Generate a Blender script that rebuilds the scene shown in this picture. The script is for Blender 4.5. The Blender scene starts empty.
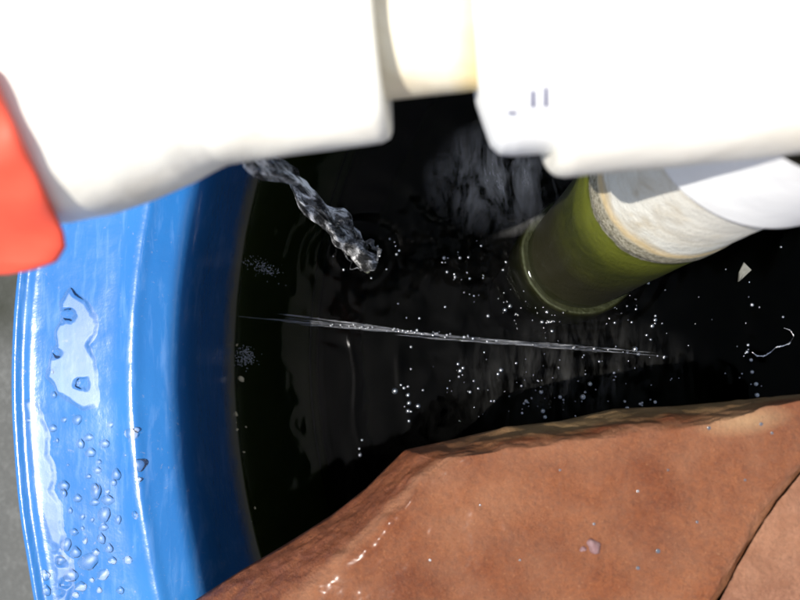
import bpy, bmesh, math, random
import numpy as np
from mathutils import Vector, Matrix, noise as mn
random.seed(7); np.random.seed(7)
S = bpy.context.scene
COL = S.collection
PI = math.pi

# ------------------------------------------------------------------ camera
CAM = Vector((0, 0, 0.45))
FPX = 750.0                      # focal length in pixels of an 800 px wide picture
aim = Vector((-57/FPX, 38/FPX, -1)).normalized()
cd = bpy.data.cameras.new("camera"); co = bpy.data.objects.new("camera", cd); COL.objects.link(co)
zc = -aim; yc = (Vector((0, 1, 0)) - zc*zc.y).normalized(); xc = yc.cross(zc)
co.matrix_world = Matrix(((xc.x, yc.x, zc.x, CAM.x), (xc.y, yc.y, zc.y, CAM.y), (xc.z, yc.z, zc.z, CAM.z), (0, 0, 0, 1)))
cd.lens = FPX/800*36; cd.sensor_width = 36; cd.clip_start = 0.005; cd.clip_end = 200
cd.dof.use_dof = True; cd.dof.focus_distance = 0.37; cd.dof.aperture_fstop = 11
S.camera = co

def at(px, py, z):
    """point of the place seen at a photograph pixel, on the level z"""
    d = xc*((px-400)/FPX) + yc*((300-py)/FPX) - zc
    return CAM + d*((z-CAM.z)/d.z)
def px_of(X, Y, Z):
    dx, dy, dz = X-CAM.x, Y-CAM.y, Z-CAM.z
    a = dx*xc.x+dy*xc.y+dz*xc.z; b = dx*yc.x+dy*yc.y+dz*yc.z; c = -(dx*zc.x+dy*zc.y+dz*zc.z)
    return 400+FPX*a/c, 300-FPX*b/c

# ------------------------------------------------------------------ daylight
SUN = Vector((-0.38, -0.11, 1.0)).normalized()
w = bpy.data.worlds.new("World"); S.world = w; w.use_nodes = True
nt = w.node_tree; bg = nt.nodes["Background"]
sk = nt.nodes.new("ShaderNodeTexSky"); sk.sky_type = 'NISHITA'; sk.sun_disc = False
sk.sun_elevation = math.asin(SUN.z); sk.sun_rotation = math.atan2(SUN.x, SUN.y)
sk.dust_density = 1.2; sk.air_density = 0.8
hz = nt.nodes.new("ShaderNodeHueSaturation"); hz.inputs["Saturation"].default_value = 0.55     # a thin high haze whitens the sky
nt.links.new(sk.outputs[0], hz.inputs["Color"]); nt.links.new(hz.outputs[0], bg.inputs[0]); bg.inputs[1].default_value = 0.145
ld = bpy.data.lights.new("sun", 'SUN'); ld.energy = 5.0; ld.angle = math.radians(0.5); ld.color = (1, 0.955, 0.89)
lo = bpy.data.objects.new("sun", ld); COL.objects.link(lo); lo.location = (-1, 0, 2)
lo.rotation_euler = SUN.to_track_quat('Z', 'Y').to_euler()
vs = S.view_settings; vs.view_transform = 'Standard'; vs.look = 'None'; vs.gamma = 1; vs.exposure = 0.54; vs.use_curve_mapping = False
S.render.engine = 'CYCLES'
cy = S.cycles; cy.use_denoising = True; cy.max_bounces = 12; cy.transmission_bounces = 10; cy.transparent_max_bounces = 16
cy.sample_clamp_indirect = 4; cy.caustics_refractive = False; cy.caustics_reflective = False

# ------------------------------------------------------------------ helpers
def tag(o, label=None, cat=None, group=None, kind=None):
    if label: o['label'] = label
    if cat: o['category'] = cat
    if group: o['group'] = group
    if kind: o['kind'] = kind
    return o
def link(name, me, m=None, parent=None, smooth=True):
    o = bpy.data.objects.new(name, me); COL.objects.link(o)
    if m is not None and not me.materials: me.materials.append(m)
    if parent is not None: o.parent = parent
    if smooth:
        me.polygons.foreach_set("use_smooth", [True]*len(me.polygons))
    return o
def grid(name, V, m, parent=None, wrapu=False, wrapv=False, smooth=True, flip=False):
    """V: (nu, nv, 3) array -> one mesh object"""
    nu, nv = V.shape[:2]
    me = bpy.data.meshes.new(name)
    iu = np.arange(nu if wrapu else nu-1); iv = np.arange(nv if wrapv else nv-1)
    A, B = np.meshgrid(iu, iv, indexing='ij')
    A2 = (A+1) % nu; B2 = (B+1) % nv
    q = np.stack([A*nv+B, A2*nv+B, A2*nv+B2, A*nv+B2], -1).reshape(-1, 4)
    if flip: q = q[:, ::-1]
    me.vertices.add(nu*nv); me.vertices.foreach_set("co", np.ascontiguousarray(V, dtype=np.float32).ravel())
    n = len(q)
    me.loops.add(n*4); me.loops.foreach_set("vertex_index", np.ascontiguousarray(q, dtype=np.int32).ravel())
    me.polygons.add(n); me.polygons.foreach_set("loop_start", np.arange(0, n*4, 4, dtype=np.int32))
    me.update(calc_edges=True); me.validate()
    return link(name, me, m, parent, smooth)
def empty(name, loc=(0, 0, 0)):
    o = bpy.data.objects.new(name, None); COL.objects.link(o); o.location = loc; o.empty_display_size = 0.02
    return o
def lathe(name, prof, p0, axis, m, parent=None, seg=96, wob=0.0, seed=0.0):
    """prof: list of (distance along the axis, radius)"""
    ax = Vector(axis).normalized(); u = ax.orthogonal().normalized(); v = ax.cross(u)
    V = np.zeros((len(prof), seg, 3))
    for i, (t, r) in enumerate(prof):
        for k in range(seg):
            a = 2*PI*k/seg
            rr = r
            if wob: rr += wob*mn.noise(Vector((t*90+seed, math.cos(a)*3, math.sin(a)*3)))
            V[i, k] = Vector(p0) + ax*t + u*(rr*math.cos(a)) + v*(rr*math.sin(a))
    return grid(name, V, m, parent, wrapv=True)
def dense(prof, step=0.0006):
    out = [prof[0]]
    for a, b in zip(prof, prof[1:]):
        n = max(1, int(math.hypot(b[0]-a[0], b[1]-a[1])/step))
        n = min(n, 40)
        for k in range(1, n+1): out.append((a[0]+(b[0]-a[0])*k/n, a[1]+(b[1]-a[1])*k/n))
    return out
def vnoise(X, Y, f, seed=0.0, octs=3):
    """cheap smooth fractal noise on arrays"""
    rs = np.random.RandomState(int(seed*10)+3)
    N = 256; T = rs.rand(N, N)*2-1
    out = np.zeros_like(X, dtype=float); amp = 1.0; tot = 0
    for o in range(octs):
        x = X*f*(2**o)+17.3*o+seed; y = Y*f*(2**o)+5.1*o+seed*1.7
        xi = np.floor(x).astype(int); yi = np.floor(y).astype(int); fx = x-xi; fy = y-yi
        fx = fx*fx*fx*(fx*(fx*6-15)+10); fy = fy*fy*fy*(fy*(fy*6-15)+10)
        a = T[xi % N, yi % N]; b = T[(xi+1) % N, yi % N]; c = T[xi % N, (yi+1) % N]; d = T[(xi+1) % N, (yi+1) % N]
        out += amp*((a*(1-fx)+b*fx)*(1-fy)+(c*(1-fx)+d*fx)*fy); tot += amp; amp *= 0.5
    return out/tot

# ---- node material builder
class M:
    def __init__(s, name):
        s.m = bpy.data.materials.new(name); s.m.use_nodes = True; s.t = s.m.node_tree
        s.b = s.t.nodes["Principled BSDF"]; s.out = s.t.nodes["Material Output"]
        s.tc = s.t.nodes.new("ShaderNodeTexCoord"); s.P = s.tc.outputs["Object"]
    def n(s, typ, **kw):
        nd = s.t.nodes.new(typ)
        for k, v in kw.items():
            if k.startswith("i_"): 
                key = k[2:].replace("_", " ")
                s.set(nd.inputs[key], v)
            else: setattr(nd, k, v)
        return nd
    def set(s, inp, v):
        if isinstance(v, bpy.types.NodeSocket): s.t.links.new(v, inp)
        else: inp.default_value = v
    def noise(s, scale, detail=4, rough=0.55, dist=0.0, vec=None):
        nd = s.n("ShaderNodeTexNoise"); s.t.links.new(vec or s.P, nd.inputs["Vector"])
        nd.inputs["Scale"].default_value = scale; nd.inputs["Detail"].default_value = detail
        nd.inputs["Roughness"].default_value = rough; nd.inputs["Distortion"].default_value = dist
        return nd.outputs["Fac"]
    def ramp(s, fac, pts):
        nd = s.n("ShaderNodeValToRGB"); s.t.links.new(fac, nd.inputs[0]); cr = nd.color_ramp
        while len(cr.elements) < len(pts): cr.elements.new(0.5)
        for e, (p, c) in zip(cr.elements, pts):
            e.position = p; e.color = (c, c, c, 1) if isinstance(c, (int, float)) else (*c, 1)
        return nd.outputs[0]
    def mix(s, fac, a, b, mode='MIX'):
        nd = s.n("ShaderNodeMix", data_type='RGBA', blend_type=mode)
        s.set(nd.inputs[0], fac)
        for i, v in ((6, a), (7, b)):
            if isinstance(v, tuple): v = (*v, 1) if len(v) == 3 else v
            s.set(nd.inputs[i], v)
        return nd.outputs[2]
    def math(s, op, a, b=0.0, clamp=False):
        nd = s.n("ShaderNodeMath", operation=op, use_clamp=clamp); s.set(nd.inputs[0], a); s.set(nd.inputs[1], b)
        return nd.outputs[0]
    def xyz(s):
        nd = s.n("ShaderNodeSeparateXYZ"); s.t.links.new(s.P, nd.inputs[0]); return nd.outputs
    def mapr(s, v, a, b, c=0.0, d=1.0):
        nd = s.n("ShaderNodeMapRange"); s.set(nd.inputs[0], v)
        for i, x in zip((1, 2, 3, 4), (a, b, c, d)): nd.inputs[i].default_value = x
        return nd.outputs[0]
    def vor(s, scale, feature='F1', vec=None):
        nd = s.n("ShaderNodeTexVoronoi", feature=feature); s.t.links.new(vec or s.P, nd.inputs["Vector"]); nd.inputs["Scale"].default_value = scale
        return nd.outputs["Distance"]
    def bump(s, h, strength=0.3, dist=0.001):
        nd = s.n("ShaderNodeBump"); nd.inputs["Strength"].default_value = strength; nd.inputs["Distance"].default_value = dist
        s.t.links.new(h, nd.inputs["Height"]); s.t.links.new(nd.outputs[0], s.b.inputs["Normal"]); return nd
    def p(s, **kw):
        for k, v in kw.items():
            if isinstance(v, tuple) and len(v) == 3: v = (*v, 1)
            s.set(s.b.inputs[k.replace("_", " ")], v)
        return s

# ------------------------------------------------------------------ materials
# blue tub plastic: algae below the water line, a brown scum line just above it, dust and scratches
m = M("blue_plastic"); x, y, z = m.xyz()
base = m.mix(m.ramp(m.noise(14, 4), [(0.35, 0.0), (0.7, 1.0)]), (0.015, 0.112, 0.335), (0.020, 0.135, 0.37))
scr = m.n("ShaderNodeMapping"); m.t.links.new(m.P, scr.inputs[0]); scr.inputs["Scale"].default_value = (260, 35, 60); scr.inputs["Rotation"].default_value = (0, 0, 0.1)
scn = m.noise(1.0, 5, 0.6, 0.3, scr.outputs[0])
dust = m.ramp(m.noise(420, 6, 0.75), [(0.60, 0.0), (0.74, 1.0)])
dust2 = m.ramp(m.noise(38, 5, 0.6, 0.6), [(0.42, 0.0), (0.66, 1.0)])
base = m.mix(m.math('MULTIPLY', m.math('MULTIPLY', dust, dust2), 0.8), base, (0.33, 0.30, 0.24))
base = m.mix(m.math('MULTIPLY', m.ramp(scn, [(0.52, 0.0), (0.72, 1.0)]), 0.22), base, (0.20, 0.34, 0.60))
zz = m.math('ADD', z, m.math('MULTIPLY', m.math('SUBTRACT', m.noise(75, 6, 0.7), 0.5), 0.034))
scum = m.mapr(zz, 0.030, 0.006)
base = m.mix(m.math('MULTIPLY', scum, 0.85), base, (0.30, 0.235, 0.10))
film = m.mapr(zz, 0.105, 0.02)
base = m.mix(m.math('MULTIPLY', film, 0.28), base, (0.085, 0.095, 0.13))
deep = m.mapr(z, 0.0015, -0.0015)
base = m.mix(deep, base, m.mix(m.noise(40, 4), (0.030, 0.042, 0.014), (0.075, 0.085, 0.025)))
bh = m.math('ADD', m.math('MULTIPLY', scn, 0.3), m.noise(160, 4))
m.p(Base_Color=base, Roughness=m.mapr(m.noise(60, 4), 0.3, 0.7, 0.14, 0.24), IOR=1.5, Coat_Weight=0.1, Coat_Roughness=0.06)
m.bump(bh, 0.28, 0.0006); BLUE = m.m

# white PVC
def pvc(name, stain=0.25, tint=(0.88, 0.85, 0.75), glue=None):
    m = M(name); x, y, z = m.xyz()
    st = m.ramp(m.noise(30, 5, 0.6, 0.4), [(0.50, 0.0), (0.70, 1.0)])
    c = m.mix(m.math('MULTIPLY', st, stain), tint, (0.42, 0.30, 0.13))
    sp = m.ramp(m.noise(330, 3, 0.7), [(0.68, 0.0), (0.76, 1.0)])
    c = m.mix(m.math('MULTIPLY', sp, 0.35), c, (0.30, 0.25, 0.16))
    if glue:
        f = m.math('MULTIPLY', m.mapr(m.math('ADD', x, m.math('MULTIPLY', m.noise(60, 4), 0.006)), glue[0], glue[1]), 0.75)
        c = m.mix(f, c, (0.62, 0.47, 0.20))
    m.p(Base_Color=c, Roughness=m.mapr(m.noise(50, 3), 0.3, 0.7, 0.28, 0.42), IOR=1.5)
    m.bump(m.math('ADD', m.noise(240, 4), m.math('MULTIPLY', m.noise(70, 3), 1.5)), 0.22, 0.0006); return m.m
PVC = pvc("white_pvc", 0.25); PVCN = pvc("cream_pvc", 0.5, (0.70, 0.64, 0.50), glue=(0.0005, 0.0065)); PVCT = pvc("clean_pvc", 0.06, (0.84, 0.85, 0.84))

m = M("red_plastic"); c = m.mix(m.noise(80, 4), (0.72, 0.07, 0.035), (0.82, 0.11, 0.06))
m.p(Base_Color=c, Roughness=0.42); m.bump(m.noise(300, 3), 0.1, 0.0004); RED = m.m
m = M("dark_ink"); m.p(Base_Color=(0.05, 0.05, 0.13), Roughness=0.6); INK = m.m

# riser: white above, crust and stain in the middle, green algae below
m = M("algae_pvc"); x, y, z = m.xyz()
zz = m.math('ADD', z, m.math('MULTIPLY', m.math('SUBTRACT', m.noise(130, 6, 0.7, 0.3), 0.5), 0.006))
zz2 = m.math('ADD', z, m.math('MULTIPLY', m.math('SUBTRACT', m.noise(45, 5, 0.6, 0.6), 0.5), 0.016))
white = m.mix(m.ramp(m.noise(60, 5, 0.65, 0.5), [(0.45, 0.0), (0.8, 1.0)]), (0.70, 0.68, 0.60), (0.46, 0.39, 0.27))
crust = m.mix(m.ramp(m.noise(700, 4, 0.8), [(0.38, 0.0), (0.60, 1.0)]), (0.10, 0.085, 0.045), (0.42, 0.39, 0.30))
brown = (0.30, 0.17, 0.055)
green = m.mix(m.ramp(m.noise(70, 6, 0.65, 0.8), [(0.35, 0.0), (0.7, 1.0)]), (0.022, 0.027, 0.004), (0.056, 0.062, 0.007))
hi = m.mix(0.5, green, (0.21, 0.23, 0.025))
dk = (0.017, 0.016, 0.006)
c = m.mix(m.mapr(zz2, 0.158, 0.150), white, m.mix(0.6, brown, (0.55, 0.45, 0.25)))
c = m.mix(m.mapr(zz2, 0.151, 0.145), c, m.mix(0.35, (0.55, 0.52, 0.42), crust))
c = m.mix(m.mapr(zz, 0.149, 0.147), c, crust)
c = m.mix(m.mapr(zz, 0.134, 0.133), c, hi)
c = m.mix(m.mapr(zz2, 0.133, 0.102), c, green)
c = m.mix(m.mapr(zz2, 0.112, 0.050), c, dk)
m.p(Base_Color=c, Roughness=m.mapr(zz, 0.13, 0.16, 0.38, 0.5))
bm_ = m.math('ADD', m.noise(600, 5, 0.7), m.math('MULTIPLY', m.noise(90, 4), 2.0)); m.bump(bm_, 0.6, 0.0008); ALGAE = m.m

def spot(m, cx, cy, rx, ry, rot=0.0):
    mp = m.n("ShaderNodeMapping"); mp.vector_type = 'TEXTURE'; m.t.links.new(m.P, mp.inputs[0])
    mp.inputs["Location"].default_value = (cx, cy, 0); mp.inputs["Scale"].default_value = (rx, ry, 1); mp.inputs["Rotation"].default_value = (0, 0, rot)
    g = m.n("ShaderNodeTexGradient", gradient_type='SPHERICAL'); m.t.links.new(mp.outputs[0], g.inputs[0]); return g.outputs["Fac"]
# red sandstone, wet
def stone(name, a, b, c3, rot):
    m = M(name); x, y, z = m.xyz()
    mp = m.n("ShaderNodeMapping"); m.t.links.new(m.P, mp.inputs[0]); mp.inputs["Scale"].default_value = (1, 2.4, 1); mp.inputs["Rotation"].default_value = (0, 0, rot)
    big = m.noise(16, 6, 0.6, 0.5, mp.outputs[0]); mid = m.noise(120, 6, 0.7, 0.4); fine = m.noise(560, 5, 0.8)
    c = m.mix(m.ramp(big, [(0.34, 0.0), (0.68, 1.0)]), a, b)
    c = m.mix(m.ramp(mid, [(0.40, 0.0), (0.75, 0.75)]), c, c3)
    c = m.mix(m.ramp(fine, [(0.36, 0.50), (0.56, 0.0)]), c, (0.055, 0.018, 0.009))
    c = m.mix(m.ramp(m.noise(900, 3, 0.8), [(0.62, 0.0), (0.74, 0.5)]), c, (0.45, 0.22, 0.10))
    rz1 = m.math('ADD', z, m.math('MULTIPLY', m.math('SUBTRACT', m.noise(60, 5, 0.6), 0.5), 0.006))
    ridge = m.math('MULTIPLY', m.mapr(rz1, 0.1535, 0.1570), m.mapr(rz1, 0.1615, 0.1585))
    c = m.mix(m.math('MULTIPLY', ridge, 0.28), c, (0.42, 0.22, 0.12))          # paler line along the top edge of the slab
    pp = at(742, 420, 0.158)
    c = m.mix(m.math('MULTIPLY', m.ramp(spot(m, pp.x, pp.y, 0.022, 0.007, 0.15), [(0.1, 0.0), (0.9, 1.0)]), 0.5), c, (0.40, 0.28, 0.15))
    g = m.n("ShaderNodeNewGeometry"); sn = m.n("ShaderNodeSeparateXYZ"); m.t.links.new(g.outputs["True Normal"], sn.inputs[0])
    low = m.mapr(m.math('ADD', z, m.math('MULTIPLY', m.math('SUBTRACT', m.noise(70, 5, 0.6), 0.5), 0.02)), 0.156, 0.140)
    moss = m.mapr(x, -0.02, 0.03)          # the long edge over the water is grown with algae
    c = m.mix(m.math('MULTIPLY', m.math('MULTIPLY', low, moss), 0.75), c, m.mix(m.noise(90, 5), (0.10, 0.070, 0.026), (0.30, 0.21, 0.10)))
    m.p(Base_Color=c, Roughness=m.mapr(m.noise(200, 5, 0.7), 0.35, 0.68, 0.42, 0.75), IOR=1.38, Coat_Weight=0.2, Coat_Roughness=0.18, Coat_IOR=1.33)
    hgt = m.math('ADD', m.math('MULTIPLY', m.noise(90, 4, 0.5), 2.0), m.math('MULTIPLY', m.noise(480, 5, 0.8), 1.6))
    m.bump(hgt, 0.8, 0.0011)
    return m.m
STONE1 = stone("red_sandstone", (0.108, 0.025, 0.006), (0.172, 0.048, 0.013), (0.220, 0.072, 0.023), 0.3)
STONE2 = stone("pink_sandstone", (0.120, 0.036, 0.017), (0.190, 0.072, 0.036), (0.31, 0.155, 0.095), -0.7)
m = M("purple_chip"); m.p(Base_Color=m.mix(m.noise(500, 3), (0.10, 0.035, 0.03), (0.34, 0.20, 0.20)), Roughness=0.15, Coat_Weight=1.0); m.bump(m.noise(900, 3), 0.6, 0.0008); CHIP = m.m

# water
def water_mat(name, rough, tint=(1, 1, 1), swirl=None, volume=False, ior=1.333, boost=1.0):
    m = M(name); t = m.t
    t.nodes.remove(m.b)
    fr = m.n("ShaderNodeFresnel"); fr.inputs[0].default_value = ior
    tr = m.n("ShaderNodeBsdfTransparent"); tr.inputs[0].default_value = (*tint, 1)
    gl = m.n("ShaderNodeBsdfGlossy"); gl.inputs["Roughness"].default_value = rough; gl.inputs[0].default_value = (1, 1, 1, 1)
    mx = m.n("ShaderNodeMixShader"); t.links.new(fr.outputs[0], mx.inputs[0])
    t.links.new(tr.outputs[0], mx.inputs[1]); t.links.new(gl.outputs[0], mx.inputs[2])
    last = mx.outputs[0]
    if swirl:
        df = m.n("ShaderNodeBsdfDiffuse"); df.inputs[0].default_value = (0.66, 0.66, 0.64, 1)
        m2 = m.n("ShaderNodeMixShader"); t.links.new(swirl(m), m2.inputs[0]); t.links.new(last, m2.inputs[1]); t.links.new(df.outputs[0], m2.inputs[2]); last = m2.outputs[0]
    t.links.new(last, m.out.inputs["Surface"])
    if volume:
        va = m.n("ShaderNodeVolumeAbsorption"); va.inputs[0].default_value = (0.46, 0.52, 0.30, 1); va.inputs[1].default_value = 42
        t.links.new(va.outputs[0], m.out.inputs["Volume"])
    return m.m
def swirl_fn(m):
    # thin pale wisps mixed into the surface colour
    def wisp(sx, sy, rot, lo, hi):
        mp = m.n("ShaderNodeMapping"); m.t.links.new(m.P, mp.inputs[0]); mp.inputs["Scale"].default_value = (sx, sy, 1); mp.inputs["Rotation"].default_value = (0, 0, rot)
        return m.ramp(m.noise(1, 9, 0.74, 0.5, mp.outputs[0]), [(lo, 0.0), (hi, 1.0)])
    a = at(498, 178, 0); b = at(580, 385, 0); c = at(505, 345, 0); d = at(505, 120, 0)
    f1 = m.math('MULTIPLY', wisp(66, 24, 0.5, 0.42, 0.74), spot(m, a.x, a.y, 0.046, 0.037, 0.0))
    f2 = m.math('MULTIPLY', wisp(130, 34, 0.1, 0.45, 0.85), spot(m, b.x, b.y, 0.085, 0.045, 0))
    f3 = m.math('MULTIPLY', wisp(60, 60, 0.9, 0.42, 0.9), spot(m, c.x, c.y, 0.12, 0.10, 0))
    s = m.math('ADD', m.math('MULTIPLY', f1, 0.75), m.math('MULTIPLY', f2, 0.07))
    return m.math('ADD', s, m.math('MULTIPLY', f3, 0.012), clamp=True)
WATER = water_mat("tub_water", 0.06, (0.85, 0.88, 0.78), swirl_fn, True, ior=1.13)
FILM = water_mat("water_film", 0.40, (0.93, 0.96, 0.99)); DROP = water_mat("water_drop", 0.42, (0.97, 0.98, 0.99), ior=1.42); BUB = water_mat("bubble_skin", 0.22, (0.80, 0.84, 0.84), ior=4.0)
m = M("falling_water"); m.p(Base_Color=(1, 1, 1), Roughness=0.02, IOR=1.40, Transmission_Weight=1.0); mpj = m.n('ShaderNodeMapping'); m.t.links.new(m.P, mpj.inputs[0]); mpj.inputs['Scale'].default_value = (1, 1, 0.16)
m.bump(m.noise(260, 3, 0.5, 0.0, mpj.outputs[0]), 0.12, 0.0015)
air_glints = m.ramp(m.noise(230, 5, 0.6, 0.6, mpj.outputs[0]), [(0.44, 0.03), (0.54, 0.25), (0.61, 0.8), (0.68, 1.0)])  # white streaks for trapped air; their colour also stands in for highlights
dfa = m.n("ShaderNodeBsdfDiffuse"); dfa.inputs[0].default_value = (1.0, 1.0, 1.0, 1); mxa = m.n("ShaderNodeMixShader")
m.t.links.new(air_glints, mxa.inputs[0]); m.t.links.new(m.b.outputs[0], mxa.inputs[1]); m.t.links.new(dfa.outputs[0], mxa.inputs[2]); m.t.links.new(mxa.outputs[0], m.out.inputs["Surface"]); JET = m.m
m = M("clear_squirt"); m.p(Base_Color=(1, 1, 1), Roughness=0.03, IOR=1.333, Transmission_Weight=1.0)
mp = m.n("ShaderNodeMapping"); m.t.links.new(m.P, mp.inputs[0]); mp.inputs["Scale"].default_value = (40, 1500, 1500); mp.inputs["Rotation"].default_value = (0, 0, 0.095)
stk = m.noise(1, 4, 0.7, 0.5, mp.outputs[0]); m.bump(stk, 0.6, 0.0008)
dfa = m.n("ShaderNodeBsdfDiffuse"); dfa.inputs[0].default_value = (0.6, 0.62, 0.65, 1); mxa = m.n("ShaderNodeMixShader")
m.t.links.new(m.ramp(stk, [(0.48, 0.01), (0.62, 0.30)]), mxa.inputs[0]); m.t.links.new(m.b.outputs[0], mxa.inputs[1]); m.t.links.new(dfa.outputs[0], mxa.inputs[2]); m.t.links.new(mxa.outputs[0], m.out.inputs["Surface"]); SQT = m.m
m = M("white_froth"); m.p(Base_Color=(0.75, 0.78, 0.82), Roughness=0.15, Alpha=0.75); FROTH = m.m

m = M("grey_concrete")
c = m.mix(m.noise(9, 6, 0.65), (0.050, 0.052, 0.050), (0.105, 0.108, 0.103)); c = m.mix(m.ramp(m.vor(170), [(0.15, 0.0), (0.5, 0.3)]), c, (0.045, 0.047, 0.045)); c = m.mix(m.ramp(m.noise(90, 5, 0.7), [(0.5, 0.0), (0.65, 0.25)]), c, (0.17, 0.175, 0.17))
far = m.mapr(m.xyz()[1], -0.02, 0.03)
c = m.mix(m.math('MULTIPLY', far, m.ramp(m.noise(12, 4), [(0.3, 0.6), (0.5, 1.0)])), c, (0.012, 0.014, 0.006))
m.p(Base_Color=c, Roughness=0.85); m.bump(m.noise(160, 6, 0.7), 0.6, 0.003); CONC = m.m
m = M("tan_grit"); m.p(Base_Color=m.mix(m.noise(300, 3), (0.45, 0.34, 0.17), (0.75, 0.66, 0.45)), Roughness=0.4); GRIT = m.m

# ------------------------------------------------------------------ the setting
me = bpy.data.meshes.new("ground"); me.from_pydata([(-30, -30, -0.262), (30, -30, -0.262), (30, 30, -0.262), (-30, 30, -0.262)], [], [(0, 1, 2, 3)])
tag(link("ground", me, CONC, None, False), kind="structure")

# ------------------------------------------------------------------ the tub
TC = (0.292, -0.010)          # centre of the tub
R0 = 0.4275                    # inner radius at the water
prof = [(0.0, -0.215), (0.20, -0.215), (0.338, -0.212), (0.360, -0.200), (0.374, -0.170), (0.386, -0.095), (0.389, -0.064), (0.392, -0.058), (0.3915, -0.052),
        (0.397, -0.046), (0.408, -0.036), (0.421, -0.020), (0.426, -0.008), (R0, 0.0), (0.4258, 0.030), (0.4220, 0.070), (0.4190, 0.095), (0.4185, 0.105), (0.4195, 0.1110), (0.4225, 0.1155), (0.4275, 0.1180), (0.4325, 0.1200),
        (0.4365, 0.1219), (0.4395, 0.1219), (0.4425, 0.1212), (0.4460, 0.1205), (0.4510, 0.1200), (0.4580, 0.1195), (0.4640, 0.1190), (0.4700, 0.1185), (0.4755, 0.1180),
        (0.4820, 0.1175), (0.4855, 0.1174), (0.4875, 0.1175), (0.4910, 0.1172), (0.4950, 0.1182), (0.4985, 0.1135), (0.5002, 0.1065), (0.5008, 0.096), (0.5008, 0.080), (0.4985, 0.0765), (0.4960, 0.080),
        (0.4940, 0.092), (0.474, 0.100), (0.4490, 0.098), (0.4420, 0.085), (0.438, 0.0), (0.410, -0.235), (0.405, -0.255), (0.397, -0.260), (0.0, -0.260)]
def catmull(P, per=4):
    out = []; n = len(P)
    for i in range(n-1):
        p0 = P[max(i-1, 0)]; p1 = P[i]; p2 = P[i+1]; p3 = P[min(i+2, n-1)]
        d01 = math.dist(p0, p1) or 1e-6; d12 = math.dist(p1, p2); d23 = math.dist(p2, p3) or 1e-6
        for k in range(per):
            t = k/per
            # non-uniform tangents so that long and short spans meet without overshoot
            m1 = [(p2[j]-p1[j]) if i == 0 else 0.5*d12*((p1[j]-p0[j])/d01+(p2[j]-p1[j])/d12) for j in range(2)]
            m2 = [(p2[j]-p1[j]) if i == n-2 else 0.5*d12*((p2[j]-p1[j])/d12+(p3[j]-p2[j])/d23) for j in range(2)]
            h00 = 2*t**3-3*t*t+1; h10 = t**3-2*t*t+t; h01 = -2*t**3+3*t*t; h11 = t**3-t*t
            out.append(tuple(h00*p1[j]+h10*m1[j]+h01*p2[j]+h11*m2[j] for j in range(2)))
    out.append(P[-1]); return out
cp = np.array(catmull(prof, 5))
# angles: dense on the side in view
th = np.concatenate([np.linspace(math.radians(120), math.radians(235), 620), np.linspace(math.radians(235), math.radians(480), 150)[1:-1]])
TH, PR = np.meshgrid(th, cp[:, 0], indexing='ij'); _, PZ = np.meshgrid(th, cp[:, 1], indexing='ij')
def rim_warp(theta, r, z):
    """slight unevenness of the moulded plastic, above the water only"""
    k = np.clip((z-0.0)/0.08, 0, 1)*np.clip((0.503-r)/0.006, 0.25, 1)
    s = theta*0.45
    return k*(0.0007*vnoise(s, r, 12, 1.3, 2) + 0.00016*vnoise(s, r, 60, 2.1, 3)), k*0.0014*vnoise(s, r*0+0.3, 9, 4.4, 3)
dz, dr = rim_warp(TH, PR, PZ)
# runs of dried glue-like drips down the inner face at the lower end
V = np.stack([TC[0]+(PR+dr)*np.cos(TH), TC[1]+(PR+dr)*np.sin(TH), PZ+dz], -1)
tub = grid("blue_tub", V, BLUE, None, wrapu=True, flip=True)
tag(tub, "round bright blue plastic tub with a wide wet rim, full of dark water", "tub")
tprof_r = cp[:, 0]; tprof_z = cp[:, 1]
top_i = [i for i in range(len(cp)) if 0.4215 <= cp[i, 0] <= 0.5002 and cp[i, 1] > 0.106]
top_i.sort(key=lambda i: cp[i, 0]); TR = cp[top_i, 0]; TZ = cp[top_i, 1]
def rim_z(theta, r):
    z = np.interp(r, TR, TZ); d, _ = rim_warp(theta, r, z); return z+d
def rim_hit(px, py):
    z = 0.118
    for _ in range(12):
        p = at(px, py, z); r = math.hypot(p.x-TC[0], p.y-TC[1]); th_ = math.atan2(p.y-TC[1], p.x-TC[0]) % (2*PI)
        z = float(rim_z(np.array([th_]), np.array([r]))[0])
    return p.x, p.y, z, th_, r

# ------------------------------------------------------------------ water in the tub
thw = np.concatenate([np.linspace(math.radians(95), math.radians(240), 760), np.linspace(math.radians(240), math.radians(455), 60)[1:-1]])
rw = np.concatenate([np.linspace(0.0005, 0.06, 12)[:-1], np.linspace(0.06, R0+0.0025, 430)])
TW, RW = np.meshgrid(thw, rw, indexing='ij')
X = TC[0]+RW*np.cos(TW); Y = TC[1]+RW*np.sin(TW)
RISER0 = Vector((0.0770, 0.0516, 0)); RL = Vector((0.082, 0.086, 1.0))
PX, PY = px_of(X, Y, X*0)
H = 0.00035*vnoise(X, Y, 26, 1.0, 3) + 0.00022*vnoise(X, Y*0.6, 85, 2.0, 3)
dj = np.hypot(X-at(363, 255, 0).x, Y-at(363, 255, 0).y)                       # rings from the falling water
H += 0.0006*(1+1.5*vnoise(X, Y, 30, 3, 2))*np.cos(dj*2*PI/0.0125+3.5*vnoise(X, Y, 32, 8, 3))*np.exp(-dj/0.020)*np.clip(dj/0.006, 0, 1)
H -= 0.0025*np.exp(-(dj/0.008)**2)
dp = np.hypot(X-RISER0.x, Y-RISER0.y)-0.0325                                  # water drawn up round the riser
H += 0.0019*np.exp(-np.clip(dp, 0, 1)/0.0024) + 0.00040*np.cos(dp*2*PI/0.009)*np.exp(-np.clip(dp, 0, 1)/0.02)
dwall = R0-RW; H += 0.0014*np.exp(-np.clip(dwall, 0, 1)/0.0022)
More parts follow.
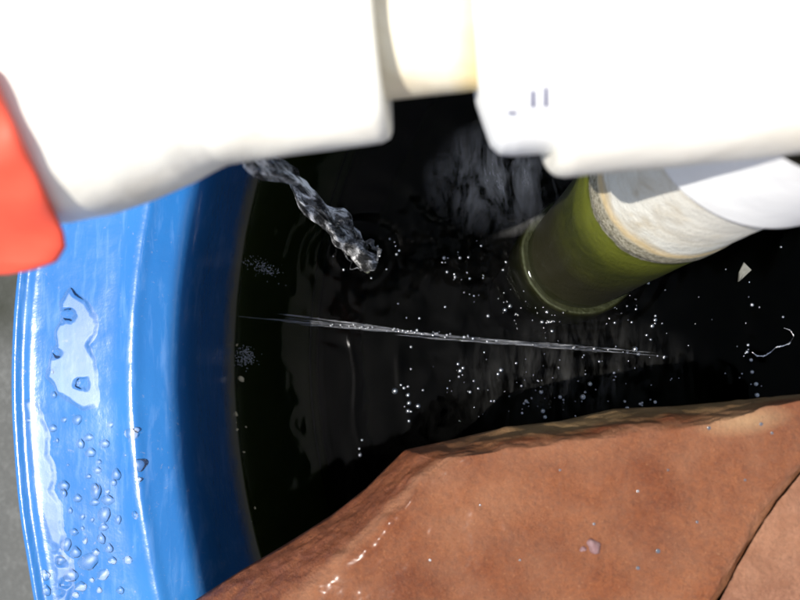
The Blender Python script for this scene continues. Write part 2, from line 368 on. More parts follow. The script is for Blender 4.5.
hot = np.exp(-((PX-465)/90)**2-((PY-190)/90)**2)                              # ruffled water under the leak
H += hot*(0.0007*vnoise(X, Y, 120, 5, 3)+0.0006*vnoise(X+Y, Y*0.4, 60, 6, 2))
hot2 = np.exp(-((PX-590)/110)**2-((PY-385)/40)**2); H += hot2*0.0006*vnoise(X*2.2, Y*0.7, 120, 7, 2)
hot3 = np.exp(-((PX-770)/35)**2-((PY-345)/30)**2); H += hot3*0.0016*vnoise(X, Y, 75, 9, 2)
hot4 = np.exp(-((PX-246)/10)**2-((PY-357)/9)**2); H += hot4*0.0016*vnoise(X, Y, 420, 9, 1)
# a soft crease running down the picture from the squirt of water
cr = PX-(351+np.clip(PY-335, 0, 200)*0.07+2*np.sin(PY/14)); H += 0.00022*np.exp(-(cr/2.6)**2)*np.clip((PY-330)/12, 0, 1)*np.clip((470-PY)/60, 0, 1)
cr = PX-(400+np.clip(PY-345, 0, 200)*0.12+5*np.sin(PY/22)); H += 0.0003*np.exp(-(cr/4)**2)*np.clip((PY-345)/12, 0, 1)*np.clip((430-PY)/50, 0, 1)
Vw = np.stack([X, Y, H], -1)
wat = grid("water", Vw, WATER, None, wrapu=True, flip=True)
bm = bmesh.new(); bm.from_mesh(wat.data); bm.edges.ensure_lookup_table()       # skirt and floor close the body of water
rimE = [e for e in bm.edges if e.is_boundary and all((Vector((v.co.x-TC[0], v.co.y-TC[1])).length > 0.3) for v in e.verts)]
ret = bmesh.ops.extrude_edge_only(bm, edges=rimE); nv = [g for g in ret['geom'] if isinstance(g, bmesh.types.BMVert)]
for v in nv: v.co.z = -0.235
nE = [g for g in ret['geom'] if isinstance(g, bmesh.types.BMEdge)]
bmesh.ops.contextual_create(bm, geom=[e for e in nE if e.is_boundary])
hole = [e for e in bm.edges if e.is_boundary]; bmesh.ops.holes_fill(bm, edges=hole, sides=0)
bmesh.ops.recalc_face_normals(bm, faces=bm.faces)
bm.to_mesh(wat.data); bm.free()
tag(wat, kind="structure")

# ------------------------------------------------------------------ PVC pipework
AX0 = Vector((0.020, 0.0745, 0.276)); AD = Vector((1, 0.085, 0)).normalized()
pw = empty("pipework", (RISER0.x, RISER0.y, -0.21)); tag(pw, "white plastic pipework crossing above the tub, its riser standing in the water", "pipework")
def off(o):   # keep world position under the parent
    o.matrix_parent_inverse = pw.matrix_world.inverted() if o.parent == pw else o.matrix_parent_inverse
bpy.context.view_layer.update()
def part(o): o.matrix_parent_inverse = Matrix.Translation(-pw.location); return o
def ax(x): return (x-AX0.x)/AD.x
L = lambda pts: dense([(ax(a), r) for a, r in pts], 0.0008)
# valve body: socket, conical swell, big barrel
vp = L([(-0.0205, 0.0135), (-0.0178, 0.0150), (-0.0176, 0.0225), (-0.0182, 0.0238), (-0.0200, 0.0246), (-0.0240, 0.0248), (-0.050, 0.0252), (-0.0590, 0.0258), (-0.0625, 0.0270), (-0.0680, 0.0293),
        (-0.0800, 0.0328), (-0.0900, 0.0350), (-0.100, 0.0362), (-0.110, 0.0362), (-0.1150, 0.0345), (-0.1172, 0.0300), (-0.1178, 0.015), (-0.1178, 0.001)])
valve = part(lathe("valve_body", vp, AX0, AD, PVC, pw, 128, 0.0003))
nip = part(lathe("pipe_nipple", L([(-0.030, 0.0146), (0.010, 0.0146)]), AX0, AD, PVCN, pw, 96, 0.0001))
hub = part(lathe("coupling", L([(0.0045, 0.013), (0.0040, 0.0150), (0.0036, 0.0185), (0.0050, 0.0240), (0.0062, 0.0282), (0.0080, 0.0302), (0.0110, 0.0308), (0.0200, 0.0309), (0.030, 0.0309)]), AX0, AD, PVCT, pw, 128, 0.0002))
tee = part(lathe("tee_fitting", L([(0.0206, 0.0300), (0.0196, 0.0335), (0.0198, 0.0352), (0.0210, 0.0364), (0.0230, 0.0370), (0.060, 0.0372), (0.150, 0.0368), (0.1525, 0.036), (0.1530, 0.031), (0.30, 0.0305), (0.3005, 0.02)]), AX0, AD, PVC, pw, 128, 0.00025))
RA = RL.normalized()
def rz(z): return z/RA.z
riser = part(lathe("riser_pipe", dense([(rz(z), r) for z, r in [(-0.205, 0.0325), (0.1335, 0.0325), (0.1345, 0.0331), (0.147, 0.0331), (0.1485, 0.0326), (0.235, 0.0325)]], 0.0015), RISER0, RA, ALGAE, pw, 128, 0.0003))
sock = part(lathe("tee_socket", dense([(rz(z), r) for z, r in [(0.2140, 0.0326), (0.2132, 0.0340), (0.2136, 0.0366), (0.2150, 0.0374), (0.262, 0.0376)]], 0.0008), RISER0, RA, PVCT, pw, 128, 0.0001))
low = part(lathe("submerged_collar", dense([(rz(z), r) for z, r in [(-0.0135, 0.0324), (-0.0130, 0.0362), (-0.0150, 0.0374), (-0.060, 0.0376), (-0.061, 0.0325)]], 0.001), RISER0, RA, ALGAE, pw, 96, 0.0006))
# red valve handle: a curved wing grip wrapped over the end of the barrel
def hz_at(b, r_=0.0405):
    t = (338-b)/FPX; yc_, zc_ = 0.0655, 0.276        # height of the barrel's skin where the row b sees it
    A = 1+t*t; B = -2*zc_-2*t*(t*0.45-yc_); C_ = zc_*zc_+(t*0.45-yc_)**2-r_*r_; q = B*B-4*A*C_
    return (-B+math.sqrt(q))/(2*A) if q > 0 else None
rows_b = np.linspace(58, 275, 90); zs = []
for b_ in rows_b:
    z_ = hz_at(b_); zs.append(z_ if z_ and (not zs or zs[-1]-z_ < 0.0016) else zs[-1]-0.0007)
zs = np.convolve(np.pad(zs, 6, mode='edge'), np.ones(13)/13, mode='valid')
K = 36; Vh = np.zeros((90, K, 3))
for i, b_ in enumerate(rows_b):
    xr = np.interp(b_, [58, 95, 232, 247, 262, 270, 275], [-14, 2, 64, 66, 57, 36, 12]); xl = -64
    end = min(1, (1-abs(i/89*2-1))*9+0.02)**0.5
    for k in range(K):
        a = 2*PI*k/K; ca, sa = math.cos(a), math.sin(a)
        u_ = math.copysign(abs(ca)**0.45, ca); v_ = math.copysign(abs(sa)**0.6, sa)
        px = (xl+xr)/2+(xr-xl)/2*u_*(0.9+0.1*end)
        rib = 0.0006*math.sin((b_+0.45*px)/11.0)*(1 if v_ > 0 else 0)*(1-abs(u_)**4)
        Vh[i, k] = at(px, b_, zs[i]-0.003+0.0035*v_*end+rib)
han = grid("handle", Vh, RED, valve, False, True)
bmh = bmesh.new(); bmh.from_mesh(han.data); bmesh.ops.holes_fill(bmh, edges=[e for e in bmh.edges if e.is_boundary], sides=0); bmesh.ops.recalc_face_normals(bmh, faces=bmh.faces); bmh.to_mesh(han.data); bmh.free()
st = lathe("handle_stem", dense([(0, 0.009), (0.022, 0.009), (0.022, 0.001)], 0.004), AX0+AD*ax(-0.134), AD, RED, valve, 32)
# printed marks on the coupling
def print_mark(px, py, wpx, hpx):
    out = []
    def hit(a, b):
        d = (at(a, b, 0.0)-CAM).normalized(); w_ = CAM-AX0
        dd = d-AD*d.dot(AD); ww = w_-AD*w_.dot(AD)
        A = dd.dot(dd); B = 2*dd.dot(ww); C_ = ww.dot(ww)-0.03115**2; q = B*B-4*A*C_
        return CAM+d*((-B-math.sqrt(max(q, 0)))/(2*A))
    K = 6; Vv = np.zeros((K, K, 3))
    for i in range(K):
        for j in range(K): Vv[i, j] = hit(px+wpx*(i/(K-1)-.5), py+hpx*(j/(K-1)-.5))
    return grid("printed_mark", Vv, INK, hub)
print_mark(533, 99, 5, 19); print_mark(546, 97, 5, 22); print_mark(512, 113, 11, 4)

# ------------------------------------------------------------------ falling water under the valve
K = 150; SEG = 40
pts = [((236, 140), 0.225), ((252, 153), 0.216), ((290, 180), 0.160), ((316, 203), 0.105), ((341, 230), 0.045), ((361, 252), -0.002)]
ctr = [at(a[0], a[1], z_) for a, z_ in pts]; rad = [0.0024, 0.0034, 0.0046, 0.0053, 0.0068, 0.0098]
Vj = np.zeros((K, SEG, 3))
for i in range(K):
    t = i/(K-1)*(len(ctr)-1); k = min(int(t), len(ctr)-2); f = t-k
    c = ctr[k].lerp(ctr[k+1], f); r = rad[k]*(1-f)+rad[k+1]*f; u_ = i/(K-1)
    tw = 5.5*u_
    c = c+Vector((0.0012*math.sin(u_*19), 0.0012*math.cos(u_*15), 0))
    for s in range(SEG):
        a = 2*PI*s/SEG
        e = 1+0.45*math.cos(2*(a-tw))+0.16*math.cos(3*a+u_*23)
        nn = mn.noise(Vector((math.cos(a-tw)*1.8, math.sin(a-tw)*1.8, u_*9)))*0.55+mn.noise(Vector((math.cos(a-tw)*4, math.sin(a-tw)*4, u_*12)))*0.15
        rr = r*max(0.25, 0.80*e+nn*(0.45+0.55*u_))
        Vj[i, s] = c+Vector((math.cos(a)*rr, math.sin(a)*rr, 0))
jet = grid("falling_water", Vj, JET, None, wrapv=True); tag(jet, "thick twisting rope of clear water falling from the valve into the tub", "water stream")
jet.modifiers.new("smooth", 'SUBSURF').levels = 1; jet.modifiers["smooth"].render_levels = 1
# ring of splash where it lands
ic = at(362, 255, 0)
V = np.zeros((140, 14, 3))
for i in range(140):
    a = 2*PI*i/140; rr = 0.0105+0.0030*mn.noise(Vector((math.cos(a)*2, math.sin(a)*2, 4.0)))*2
    th_ = 0.0015*(1+0.8*mn.noise(Vector((math.cos(a)*4, math.sin(a)*4, 1))))*(0.55+0.45*math.sin(a-2.4+PI))
    for s in range(14):
        b = 2*PI*s/14; V[i, s] = (ic.x+(rr+th_*math.cos(b))*math.cos(a)*0.95, ic.y+(rr+th_*math.cos(b))*math.sin(a)*0.9, 0.0010+th_*math.sin(b)*0.7)
tag(grid("splash_ring", V, SQT, None, True, True), "low ragged ring of splash where the falling water lands", "splash")
# thin squirt skimming the surface
A0 = at(236, 316, 0.004); A1 = at(668, 357, 0.003); bmq = bmesh.new()
for q_, (f0, f1, w_, o0, o1) in enumerate([(0.0, 1.0, 0.00042, 0.0, 0.0), (0.12, 0.85, 0.00036, 0.0010, -0.0006), (0.15, 0.97, 0.00050, -0.0008, 0.0012), (0.10, 0.42, 0.00030, 0.0022, 0.0006), (0.38, 0.90, 0.00040, -0.0014, 0.0002)]):
    K = 240; SEG = 10; ring = []
    for i in range(K):
        t_ = i/(K-1); u_ = f0+(f1-f0)*t_; c = A0.lerp(A1, u_)
        r = 0.8*w_*min(1, t_*7+0.1)*min(1, (1-t_)*4+0.05)*(1+0.55*mn.noise(Vector((u_*26, q_*3.3, 0)))+0.4*mn.noise(Vector((u_*90, q_*5, 2))))
        oy = 1.7*(o0*(1-t_)+o1*t_)+0.0006*mn.noise(Vector((u_*9, q_*7.7, 1)))
        cur = []
        for s_ in range(SEG):
            a_ = 2*PI*s_/SEG; cur.append(bmq.verts.new((c.x, c.y+oy+r*1.7*math.cos(a_), c.z+0.0004*q_+r*0.7*math.sin(a_))))
        if ring:
            for s_ in range(SEG): bmq.faces.new((ring[s_], ring[(s_+1) % SEG], cur[(s_+1) % SEG], cur[s_]))
        ring = cur
me = bpy.data.meshes.new("water_squirt"); bmesh.ops.recalc_face_normals(bmq, faces=bmq.faces); bmq.to_mesh(me); bmq.free()
tag(link("water_squirt", me, SQT), "thin straight squirt of clear water skimming across the dark surface", "water jet")
# curved white glint at the far right, put into shape as a thin strand
bmq = bmesh.new(); crv = [(752, 352), (757, 356), (764, 356), (771, 352), (776, 347), (783, 346), (790, 343), (794, 336), (790, 330), (784, 328)]
ring = []
for i in range(90):
    t_ = i/89*(len(crv)-1); k_ = min(int(t_), len(crv)-2); f_ = t_-k_; c = at(crv[k_][0]*(1-f_)+crv[k_+1][0]*f_, crv[k_][1]*(1-f_)+crv[k_+1][1]*f_, 0.0008)
    r = 0.0005*(0.5+abs(mn.noise(Vector((t_*2.3, 0, 5))))*2.6)*math.sin(PI*(i+1)/91)**0.5; cur = []
    for s_ in range(8):
        a_ = 2*PI*s_/8; cur.append(bmq.verts.new((c.x+r*math.cos(a_)*0.6, c.y+r*math.cos(a_), c.z+r*math.sin(a_))))
    if ring:
        for s_ in range(8): bmq.faces.new((ring[s_], ring[(s_+1) % 8], cur[(s_+1) % 8], cur[s_]))
    ring = cur
me = bpy.data.meshes.new("glint_curl"); bmesh.ops.recalc_face_normals(bmq, faces=bmq.faces); bmq.to_mesh(me); bmq.free()
GLINTC = water_mat("glint_curl_skin", 0.3, (0.8, 0.8, 0.8), ior=3.2)
tag(link("glint_curl", me, GLINTC), "thin curved white glint modelled as a strand on the dark water at right", "swirl")

# ------------------------------------------------------------------ sandstone slabs
def resample(P, n, close=True):
    P = [Vector(p) for p in P]; Q = P+[P[0]]
    out = []
    m_ = len(P)
    for i in range(n):
        t = i/n*m_; k = int(t); f = t-k
        p0 = P[(k-1) % m_]; p1 = P[k % m_]; p2 = P[(k+1) % m_]; p3 = P[(k+2) % m_]
        g = f*f*(3-2*f)*0.35+f*0.65
        out.append(p1.lerp(p2, g)*0.85+0.15*(0.5*((2*p1)+(p2-p0)*f+(2*p0-5*p1+4*p2-p3)*f*f+(3*p1-p0-3*p2+p3)*f**3)))
    return out
def slab(name, pairs, zb, zt, mat, seed, label, n=720, rough=1.0):
    O = resample([at(a, b, zb) for (a, b), _ in pairs], n); I = resample([at(a, b, zt) for _, (a, b) in pairs], n)
    C = sum(I, Vector())/n
    rows = []
    for f in (0.0, 0.5, 0.93): rows.append([(Vector((C.x, C.y, zb-0.002)).lerp(o-Vector((0, 0, 0.002)), f), 0.0, 0) for o in O])
    R1 = 30
    for k in range(R1+1):
        t = k/R1; hz = math.sin(min(1, t*1.02)*PI/2)**0.80
        row = []
        for o, i_ in zip(O, I):
            p = o.lerp(i_, t); p.z = zb+(zt-zb)*hz; row.append((p, math.sin(t*PI)*0.8+0.35, t))
        rows.append(row)
    R2 = 120
    for k in range(1, R2+1):
        t = (k/R2)**1.25; rows.append([(i_.lerp(C, t*0.999), 0.35, 1) for i_ in I])
    V = np.array([[tuple(p) for p, _, _ in r] for r in rows]); A = np.array([[a for _, a, _ in r] for r in rows])
    Xs, Ys, Zs = V[..., 0], V[..., 1], V[..., 2]
    edge = np.clip(A, 0, 1)
    N1 = vnoise(Xs+Zs*1.3, Ys+Zs*0.9, 28, seed, 4); N2 = vnoise(Xs, Ys-Zs, 95, seed+1, 3); N3 = vnoise(Xs+Zs, Ys, 330, seed+2, 2)
    N4 = vnoise(Xs*0.6+Zs*3, Ys*0.6-Zs*2, 160, seed+3, 3)
    V[..., 2] += rough*edge*(0.0040*N1+0.0010*N2+0.00035*N3)
    for ax_, nn in ((0, N4), (1, N2)): V[..., ax_] += rough*(A > 0.36)*0.0012*nn
    o = grid(name, V, mat, None, wrapv=True, flip=True); tag(o, label, "stone slab"); return o
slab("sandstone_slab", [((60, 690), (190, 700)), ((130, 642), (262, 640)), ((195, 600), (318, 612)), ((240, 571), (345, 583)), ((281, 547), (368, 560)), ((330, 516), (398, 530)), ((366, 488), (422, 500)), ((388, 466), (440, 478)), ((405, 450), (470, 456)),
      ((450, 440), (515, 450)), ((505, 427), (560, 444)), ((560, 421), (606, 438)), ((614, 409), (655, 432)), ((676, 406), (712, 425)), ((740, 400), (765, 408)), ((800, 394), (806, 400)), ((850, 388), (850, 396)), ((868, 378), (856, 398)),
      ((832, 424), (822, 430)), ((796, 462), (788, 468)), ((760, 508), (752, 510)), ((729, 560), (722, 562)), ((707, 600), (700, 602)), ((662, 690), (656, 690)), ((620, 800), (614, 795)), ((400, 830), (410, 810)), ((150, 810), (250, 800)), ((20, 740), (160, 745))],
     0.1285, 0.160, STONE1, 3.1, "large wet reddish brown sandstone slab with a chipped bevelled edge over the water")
slab("sandstone_slab", [((870, 391), (880, 399)), ((832, 429), (840, 434)), ((796, 465), (804, 470)), ((761, 510), (769, 515)), ((730, 562), (738, 567)), ((708, 602), (716, 607)), ((664, 691), (672, 696)), ((625, 800), (635, 795)), ((800, 860), (800, 840)), ((1000, 840), (980, 820)), ((1060, 620), (1040, 620)), ((1020, 440), (1000, 450)), ((950, 388), (945, 400))],
     0.1290, 0.159, STONE2, 8.4, "paler pink sandstone slab in the corner, beyond the dark diagonal joint", 420)

# ------------------------------------------------------------------ small things
def dome_mesh(name, seg=14, rings=6, flat=1.0, seed=0, cut=-0.3):
    bm = bmesh.new(); bmesh.ops.create_uvsphere(bm, u_segments=seg, v_segments=rings*2, radius=1)
    for v in list(bm.verts):
        if v.co.z < cut:
            q = math.sqrt(1-cut*cut) if cut > 0 else 1; l_ = math.hypot(v.co.x, v.co.y)
            if cut > 0 and l_ > q: v.co.x *= q/l_; v.co.y *= q/l_
            v.co.z = cut
        if cut > 0: v.co.z -= cut+0.02
        v.co.z *= flat
        if seed:
            k = 1+0.45*mn.noise(Vector((v.co.x*1.2+seed, v.co.y*1.2, seed))); v.co.x *= k; v.co.y *= k
    me = bpy.data.meshes.new(name); bm.to_mesh(me); bm.free(); me.polygons.foreach_set("use_smooth", [True]*len(me.polygons)); return me
def place(name, me, loc, s, label, cat, group=None, nrm=None, rz_=0.0, sy=1.0):
    o = bpy.data.objects.new(name, me); COL.objects.link(o); o.location = loc; o.scale = (s, s*sy, s)
    if nrm is not None: o.rotation_euler = Vector(nrm).to_track_quat('Z', 'Y').to_euler()
    else: o.rotation_euler = (0, 0, rz_)
    return tag(o, label, cat, group)
# bubbles floating on the tub water
bub = [dome_mesh("bubble", 12, 5, 0.9, s_) for s_ in (0, 0, 0)]
for b in bub: b.materials.append(BUB)
big = [(404, 388, 3.2), (408, 395, 3.6), (409, 403, 3.4), (408, 411, 3.2), (409, 421, 2.2), (395, 391, 3.6), (418, 406, 3), (411, 369, 2.2), (458, 364, 3), (460, 371, 3.4), (463, 368, 2.5), (411, 347, 2), (541, 392, 2.4), (488, 316, 2.2), (527, 402, 2.6),
       (549, 322, 3.4), (547, 312, 3), (552, 331, 2.6), (542, 322, 2.6), (510, 306, 2.6), (505, 310, 2.4), (516, 314, 2.4), (506, 262, 2.4), (503, 270, 2.2), (444, 258, 3), (460, 258, 2.2), (447, 272, 2), (455, 277, 1.8), (483, 278, 2), (474, 296, 1.8), (648, 283, 3), (655, 320, 2.8), (652, 326, 3), (635, 349, 3.4), (638, 354, 2.2), (627, 306, 2),
       (526, 401, 3.2), (543, 411, 3.4), (545, 417, 2.8), (560, 397, 2.6), (583, 397, 3.2), (590, 384, 2.4), (640, 404, 2.8), (627, 408, 3.2), (655, 402, 2.8), (470, 392, 2.6), (501, 370, 3), (498, 374, 2.2), (752, 305, 2), (781, 247, 2.2), (748, 345, 2.6), (747, 352, 2.4), (751, 360, 2.6), (752, 372, 2.4), (756, 384, 2.6), (757, 395, 2.6), (783, 317, 2.4), (360, 455, 3.2), (362, 440, 2)]
def on_pipe(p): return math.hypot(p.x-RISER0.x, p.y-RISER0.y) < 0.0345
def add_bubble(px, py, d, k):
    p = at(px, py, 0.0006)
    if on_pipe(p): return
    q = p.y > 0.02
    place("bubble", bub[k % 3], p, d*0.00046*0.5/0.5*0.6, "tiny glinting bubble floating on the dark water of the tub", "bubble", "bubbles on the tub water")
rng = random.Random(5)
for k, (a, b, d) in enumerate(big):
    add_bubble(a, b, d*1.6*(0.7+0.6*((k*29) % 7)/7), k)
    if k % 3 == 0:
        for _ in range(2): add_bubble(a+rng.gauss(0, 2.6), b+rng.gauss(0, 2.6), d*rng.uniform(0.5, 1.0), k)
cl = [(590, 385, 60, 18, 52), (545, 320, 12, 16, 10), (505, 300, 40, 30, 20), (640, 315, 35, 30, 28), (460, 290, 30, 35, 16), (580, 350, 50, 18, 16), (455, 385, 30, 20, 10), (750, 375, 8, 25, 6), (720, 300, 40, 40, 6), (520, 405, 30, 8, 12)]
k = 0
for cx_, cy_, sx, sy_, num in cl:
    for _ in range(num):
        k += 1; add_bubble(rng.gauss(cx_, sx), rng.gauss(cy_, sy_), rng.choice([0.9, 1.1, 1.3, 1.6, 2.0, 2.9]), k)
# glitter of ripples by the wall, put into shape as tiny spheres
bm = bmesh.new()
for _ in range(240):
    a, b = rng.gauss(246, 5), rng.gauss(357, 5); p = at(a, b, 0.001)
    bmesh.ops.create_icosphere(bm, subdivisions=1, radius=rng.uniform(0.0002, 0.0005), matrix=Matrix.Translation(p))
for _ in range(160):
    a = rng.gauss(263, 9); b = 268+rng.gauss(0, 4)+(a-263)*0.4; p = at(a, b, 0.001)
    bmesh.ops.create_icosphere(bm, subdivisions=1, radius=rng.uniform(0.0002, 0.0005), matrix=Matrix.Translation(p))
me = bpy.data.meshes.new("sparkle"); bm.to_mesh(me); bm.free()
tag(link("sparkle", me, BUB), "fine glitter of ripples built as tiny spheres beside the blue wall", "sparkle", kind="stuff")
# droplets riding on the squirt
for k in range(48):
    u_ = rng.choice((rng.uniform(0.2, 0.5), rng.uniform(0.2, 0.9))); c = A0.lerp(A1, u_); place("droplet", bub[0], (c.x, c.y+rng.gauss(0.0004, 0.0008), c.z+0.0016), rng.uniform(0.0004, 0.0010), "minute bright droplet riding on the thin squirt of water", "droplet", "droplets along the squirt")
for k in range(16):      # spatter round the foot of the falling water
    a_ = rng.random()*6.28; q_ = rng.uniform(12, 30); p = at(365+math.cos(a_)*q_*1.2, 255+math.sin(a_)*q_*0.8, 0.0008)
    place("droplet", bub[0], p, rng.uniform(0.0004, 0.0010), "small bright splash droplet beside the foot of the falling water", "droplet", "splash droplets under the falling water")
# grit stuck at the scum line
grit = bpy.data.meshes.new("grit"); bm = bmesh.new(); bmesh.ops.create_icosphere(bm, subdivisions=2, radius=1)
for v in bm.verts: v.co *= 1+0.35*mn.noise(v.co*1.7)
bm.to_mesh(grit); bm.free(); grit.materials.append(GRIT); grit.polygons.foreach_set("use_smooth", [True]*len(grit.polygons))
for a, b, d in [(236, 414, 2.2), (235, 423, 1.8), (236, 430, 2.2), (235, 439, 2), (246, 427, 1), (240, 473, 1.4), (238, 488, 1.2), (249, 522, 2.4), (247, 532, 2), (252, 543, 2.6), (246, 547, 1.6), (241, 379, 3.2), (231, 400, 1), (244, 452, 1.2), (250, 560, 1.6), (237, 345, 1.2), (255, 508, 1.2)]:
    p = at(a, b, 0.0012); r_ = math.hypot(p.x-TC[0], p.y-TC[1]); 
    o = place("grit_speck", grit, p, d*0.00050, "tan speck of grit at the water line under the blue wall", "grit", "specks of grit along the water line", rz_=rng.random()*6, sy=1.4)
# small raised grey triangle on the water by the riser
bm = bmesh.new(); P_ = [at(a, b, 0.0012) for a, b in [(744, 262), (751, 270), (741, 280), (738, 282), (739, 272)]]
ccx = sum((p.x for p in P_))/5; ccy = sum((p.y for p in P_))/5
lo_ = [bm.verts.new((p.x, p.y, 0.0009)) for p in P_]; hi_ = [bm.verts.new((ccx+(p.x-ccx)*0.92, ccy+(p.y-ccy)*0.92, 0.0016+0.0014*(i % 2))) for i, p in enumerate(P_)]
bm.faces.new(lo_[::-1]); mid_ = bm.verts.new((ccx, ccy, 0.0026))
for i in range(5):
    j = (i+1) % 5; bm.faces.new((lo_[i], lo_[j], hi_[j], hi_[i])); bm.faces.new((hi_[i], hi_[j], mid_))
me = bpy.data.meshes.new("grey_triangle"); bm.to_mesh(me); bm.free()
m = M("dull_grey"); m.p(Base_Color=m.mix(m.noise(400, 3), (0.08, 0.08, 0.065), (0.17, 0.17, 0.15)), Roughness=0.35); tag(link("grey_triangle", me, m.m, None, False), "small grey triangular piece on the water to the right of the green riser", "leaf scrap")
# chip on the slab and drops on the stone
def slab_top(px, py):
    dg = bpy.context.evaluated_depsgraph_get(); d = (at(px, py, 0)-CAM).normalized()
    hit, loc, nr, _, ob, _ = S.ray_cast(dg, CAM, d); return loc, nr
bpy.context.view_layer.update()
chip = bpy.data.meshes.new("stone_chip"); bm = bmesh.new(); bmesh.ops.create_icosphere(bm, subdivisions=3, radius=1)
for v in bm.verts: v.co *= 1+0.45*mn.noise(v.co*1.3+Vector((3, 1, 7)))
for v in bm.verts: v.co.z *= 0.55
bm.to_mesh(chip); bm.free(); chip.materials.append(CHIP); chip.polygons.foreach_set("use_smooth", [True]*len(chip.polygons))
l, nr = slab_top(594, 546); place("stone_chip", chip, l, 0.0030, "small purplish stone chip lying on the large brown slab", "stone chip", nrm=nr, sy=0.75)
l, nr = slab_top(583, 549); place("stone_chip", chip, l, 0.0013, "tiny crumb of stone just left of the purplish chip", "stone chip", nrm=nr, sy=0.75)
dr = [dome_mesh("drop", 28, 16, 0.75, s_, 0.66) for s_ in (1.1, 2.7, 4.3, 6.1)]
for b in dr: b.materials.append(DROP)
k = 0
for a, b, d in [(709, 428, 4), (761, 424, 4), (658, 551, 5), (638, 568, 4), (638, 491, 3), (594, 524, 3), (697, 522, 3), (772, 433, 3), (560, 470, 2.5), (480, 505, 2.5), (745, 480, 2.5), (520, 560, 2.5), (430, 560, 3), (668, 470, 2.5)]:
    l, nr = slab_top(a, b); k += 1
    if l is not None: place("drop", bub[0], l, d*0.00017, "small clear water drop standing on the large brown slab", "water drop", "drops on the brown slab", nrm=nr)
# drops on the blue rim
rd = [(52, 372, 6), (77, 420, 5), (88, 437, 6), (80, 443, 5), (99, 462, 4), (96, 492, 6), (77, 498, 5), (88, 476, 5), (95, 487, 5), (107, 492, 4), (116, 474, 6), (113, 482, 5), (108, 500, 5), (104, 515, 8), (103, 527, 7), (101, 538, 6), (96, 552, 6), (88, 562, 7), (75, 552, 8), (63, 485, 5), (64, 493, 6),
      (82, 517, 5), (94, 502, 4), (82, 528, 4), (74, 532, 4), (85, 541, 4), (70, 575, 6), (80, 586, 6), (92, 580, 5), (103, 575, 5), (99, 590, 5), (112, 560, 4), (60, 560, 7), (66, 545, 5), (52, 428, 5), (57, 440, 5), (131, 434, 7), (136, 430, 4), (141, 465, 6), (139, 480, 4), (135, 515, 4), (31, 405, 4), (28, 420, 5), (46, 590, 6), (76, 595, 5),
      (118, 520, 4), (90, 452, 7), (104, 443, 4), (54, 395, 5), (64, 420, 5), (109, 548, 5), (120, 590, 6), (128, 560, 4), (92, 520, 3), (97, 470, 3), (70, 510, 4), (68, 465, 3), (110, 425, 3), (125, 455, 3), (44, 575, 5)]
for k, (a, b, d) in enumerate(rd):
    x_, y_, z_, t_, r_ = rim_hit(a, b)
    e = 0.001; z0 = float(rim_z(np.array([t_]), np.array([r_]))[0]); z1 = float(rim_z(np.array([t_]), np.array([r_+e]))[0]); sl = (z1-z0)/e
    place("drop", dr[k % 4], (x_, y_, z_), d*0.00048*(0.7+0.9*((k*53) % 7)/7), "clear water drop clinging to the top of the blue rim", "water drop", "drops on the blue rim", nrm=(-sl*math.cos(t_), -sl*math.sin(t_), 1), sy=0.8+0.7*((k*37) % 5)/5)
LB = {36: "large water drop on the raised inner lip of the rim, highest there", 38: "large lone water drop on the inner lip of the blue rim, under the top pair"}
for k_, t_ in LB.items():
    o = bpy.data.objects.get("drop" if k_ == -14 else "drop.%03d" % (k_+14))
    if o: o['label'] = t_; del o['group']
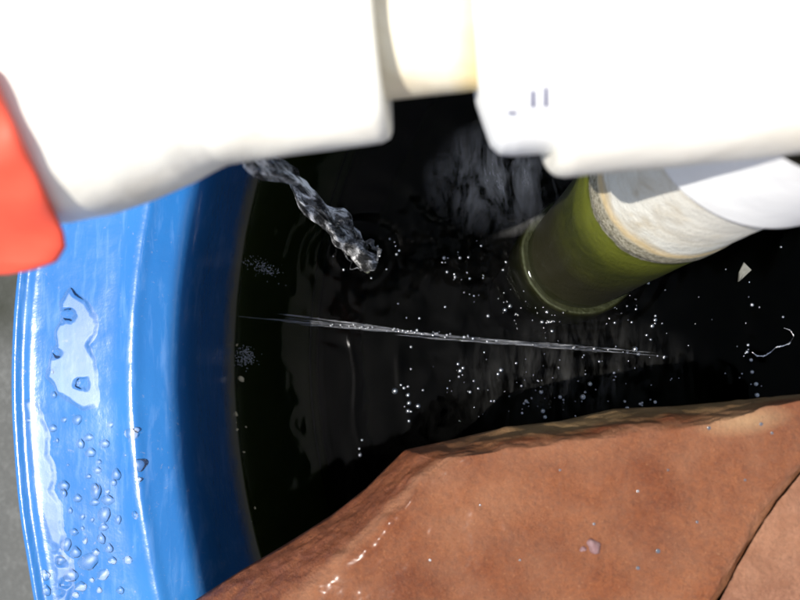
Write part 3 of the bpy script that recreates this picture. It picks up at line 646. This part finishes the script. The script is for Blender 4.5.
# puddles on the rim: flat films filling the shallow channel
def sd_poly(PX, PY, poly):
    d = np.full(PX.shape, 1e9); ins = np.zeros(PX.shape, bool); n = len(poly)
    for i in range(n):
        x0, y0 = poly[i]; x1, y1 = poly[(i+1) % n]
        ex, ey = x1-x0, y1-y0; t = np.clip(((PX-x0)*ex+(PY-y0)*ey)/(ex*ex+ey*ey), 0, 1)
        d = np.minimum(d, np.hypot(PX-x0-t*ex, PY-y0-t*ey))
        c = ((y0 > PY) != (y1 > PY)) & (PX < (x1-x0)*(PY-y0)/((y1-y0) or 1e-9)+x0); ins ^= c
    return np.where(ins, d, -d)
def puddle(poly, holes, label, z_add, seed):
    xs = [p[0] for p in poly]; ys = [p[1] for p in poly]
    h0 = [rim_hit(a, b) for a in (min(xs)-4, max(xs)+4) for b in (min(ys)-4, max(ys)+4)]
    t0, t1 = min(h[3] for h in h0), max(h[3] for h in h0); r0, r1 = min(h[4] for h in h0)-0.002, max(h[4] for h in h0)+0.002
    r0 = max(r0, 0.426); r1 = min(r1, 0.4995)
    nt_ = int((t1-t0)*0.46/0.00035); nr_ = int((r1-r0)/0.00035)
    T, Rr = np.meshgrid(np.linspace(t0, t1, nt_), np.linspace(r0, r1, nr_), indexing='ij')
    Z = rim_z(T, Rr); Xp = TC[0]+Rr*np.cos(T); Yp = TC[1]+Rr*np.sin(T)
    a, b = px_of(Xp, Yp, Z)
    d = sd_poly(a, b, poly)+2.2*vnoise(a, b, 0.09, seed, 3)
    for hx, hy, hr in holes: d = np.minimum(d, np.hypot(a-hx, (b-hy)*1.3)-hr*(0.75+0.9*vnoise(a, b, 0.13, seed+hr, 2)))
    lev = np.median(Z[d > 4])+z_add
    edge = np.clip(d/6.5, 0, 1); edge = edge*edge*(3-2*edge)
    # meniscus: rises steeply from the plastic, then lies level with a faint swell
    want = (0.012*(Rr-0.46)-Z); want = want-np.percentile(want[d > 2], 4)+0.0003+0.00002*vnoise(Xp, Yp, 260, seed+2, 2)
    hgt = np.where(d > 0, edge*want, -0.00008)
    V = np.stack([Xp, Yp, Z+hgt+0.00002], -1)
    o = grid(name="puddle", V=V, m=FILM, flip=True)
    bm = bmesh.new(); bm.from_mesh(o.data); ok = (d > -0.8).ravel(); bm.verts.ensure_lookup_table()
    bmesh.ops.delete(bm, geom=[v for v in bm.verts if not ok[v.index]], context='VERTS'); bmesh.ops.recalc_face_normals(bm, faces=bm.faces); bm.to_mesh(o.data); bm.free()
    return tag(o, label, "puddle")
puddle([(70, 285), (78, 292), (90, 300), (100, 318), (98, 335), (92, 345), (98, 360), (100, 380), (104, 395), (98, 408), (84, 412), (70, 404), (56, 396), (46, 378), (48, 360), (55, 345), (52, 330), (60, 318), (58, 302)], [(70, 315, 6), (84, 384, 7), (57, 352, 3)], "pale shining puddle with small holes on the middle of the blue rim", 0.0006, 2.0)
puddle([(22, 400), (32, 395), (40, 402), (44, 420), (52, 436), (50, 455), (58, 470), (55, 490), (63, 505), (66, 535), (62, 550), (50, 545), (42, 530), (36, 505), (33, 480), (28, 450), (25, 425)], [], "long narrow shining puddle along the outer edge of the blue rim", 0.0006, 5.0)
puddle([(48, 550), (60, 548), (66, 556), (74, 560), (76, 580), (72, 600), (76, 620), (60, 622), (54, 600), (52, 575)], [(62, 562, 3), (66, 582, 4), (58, 592, 3)], "broken patch of shining water low on the blue rim", 0.0006, 7.0)
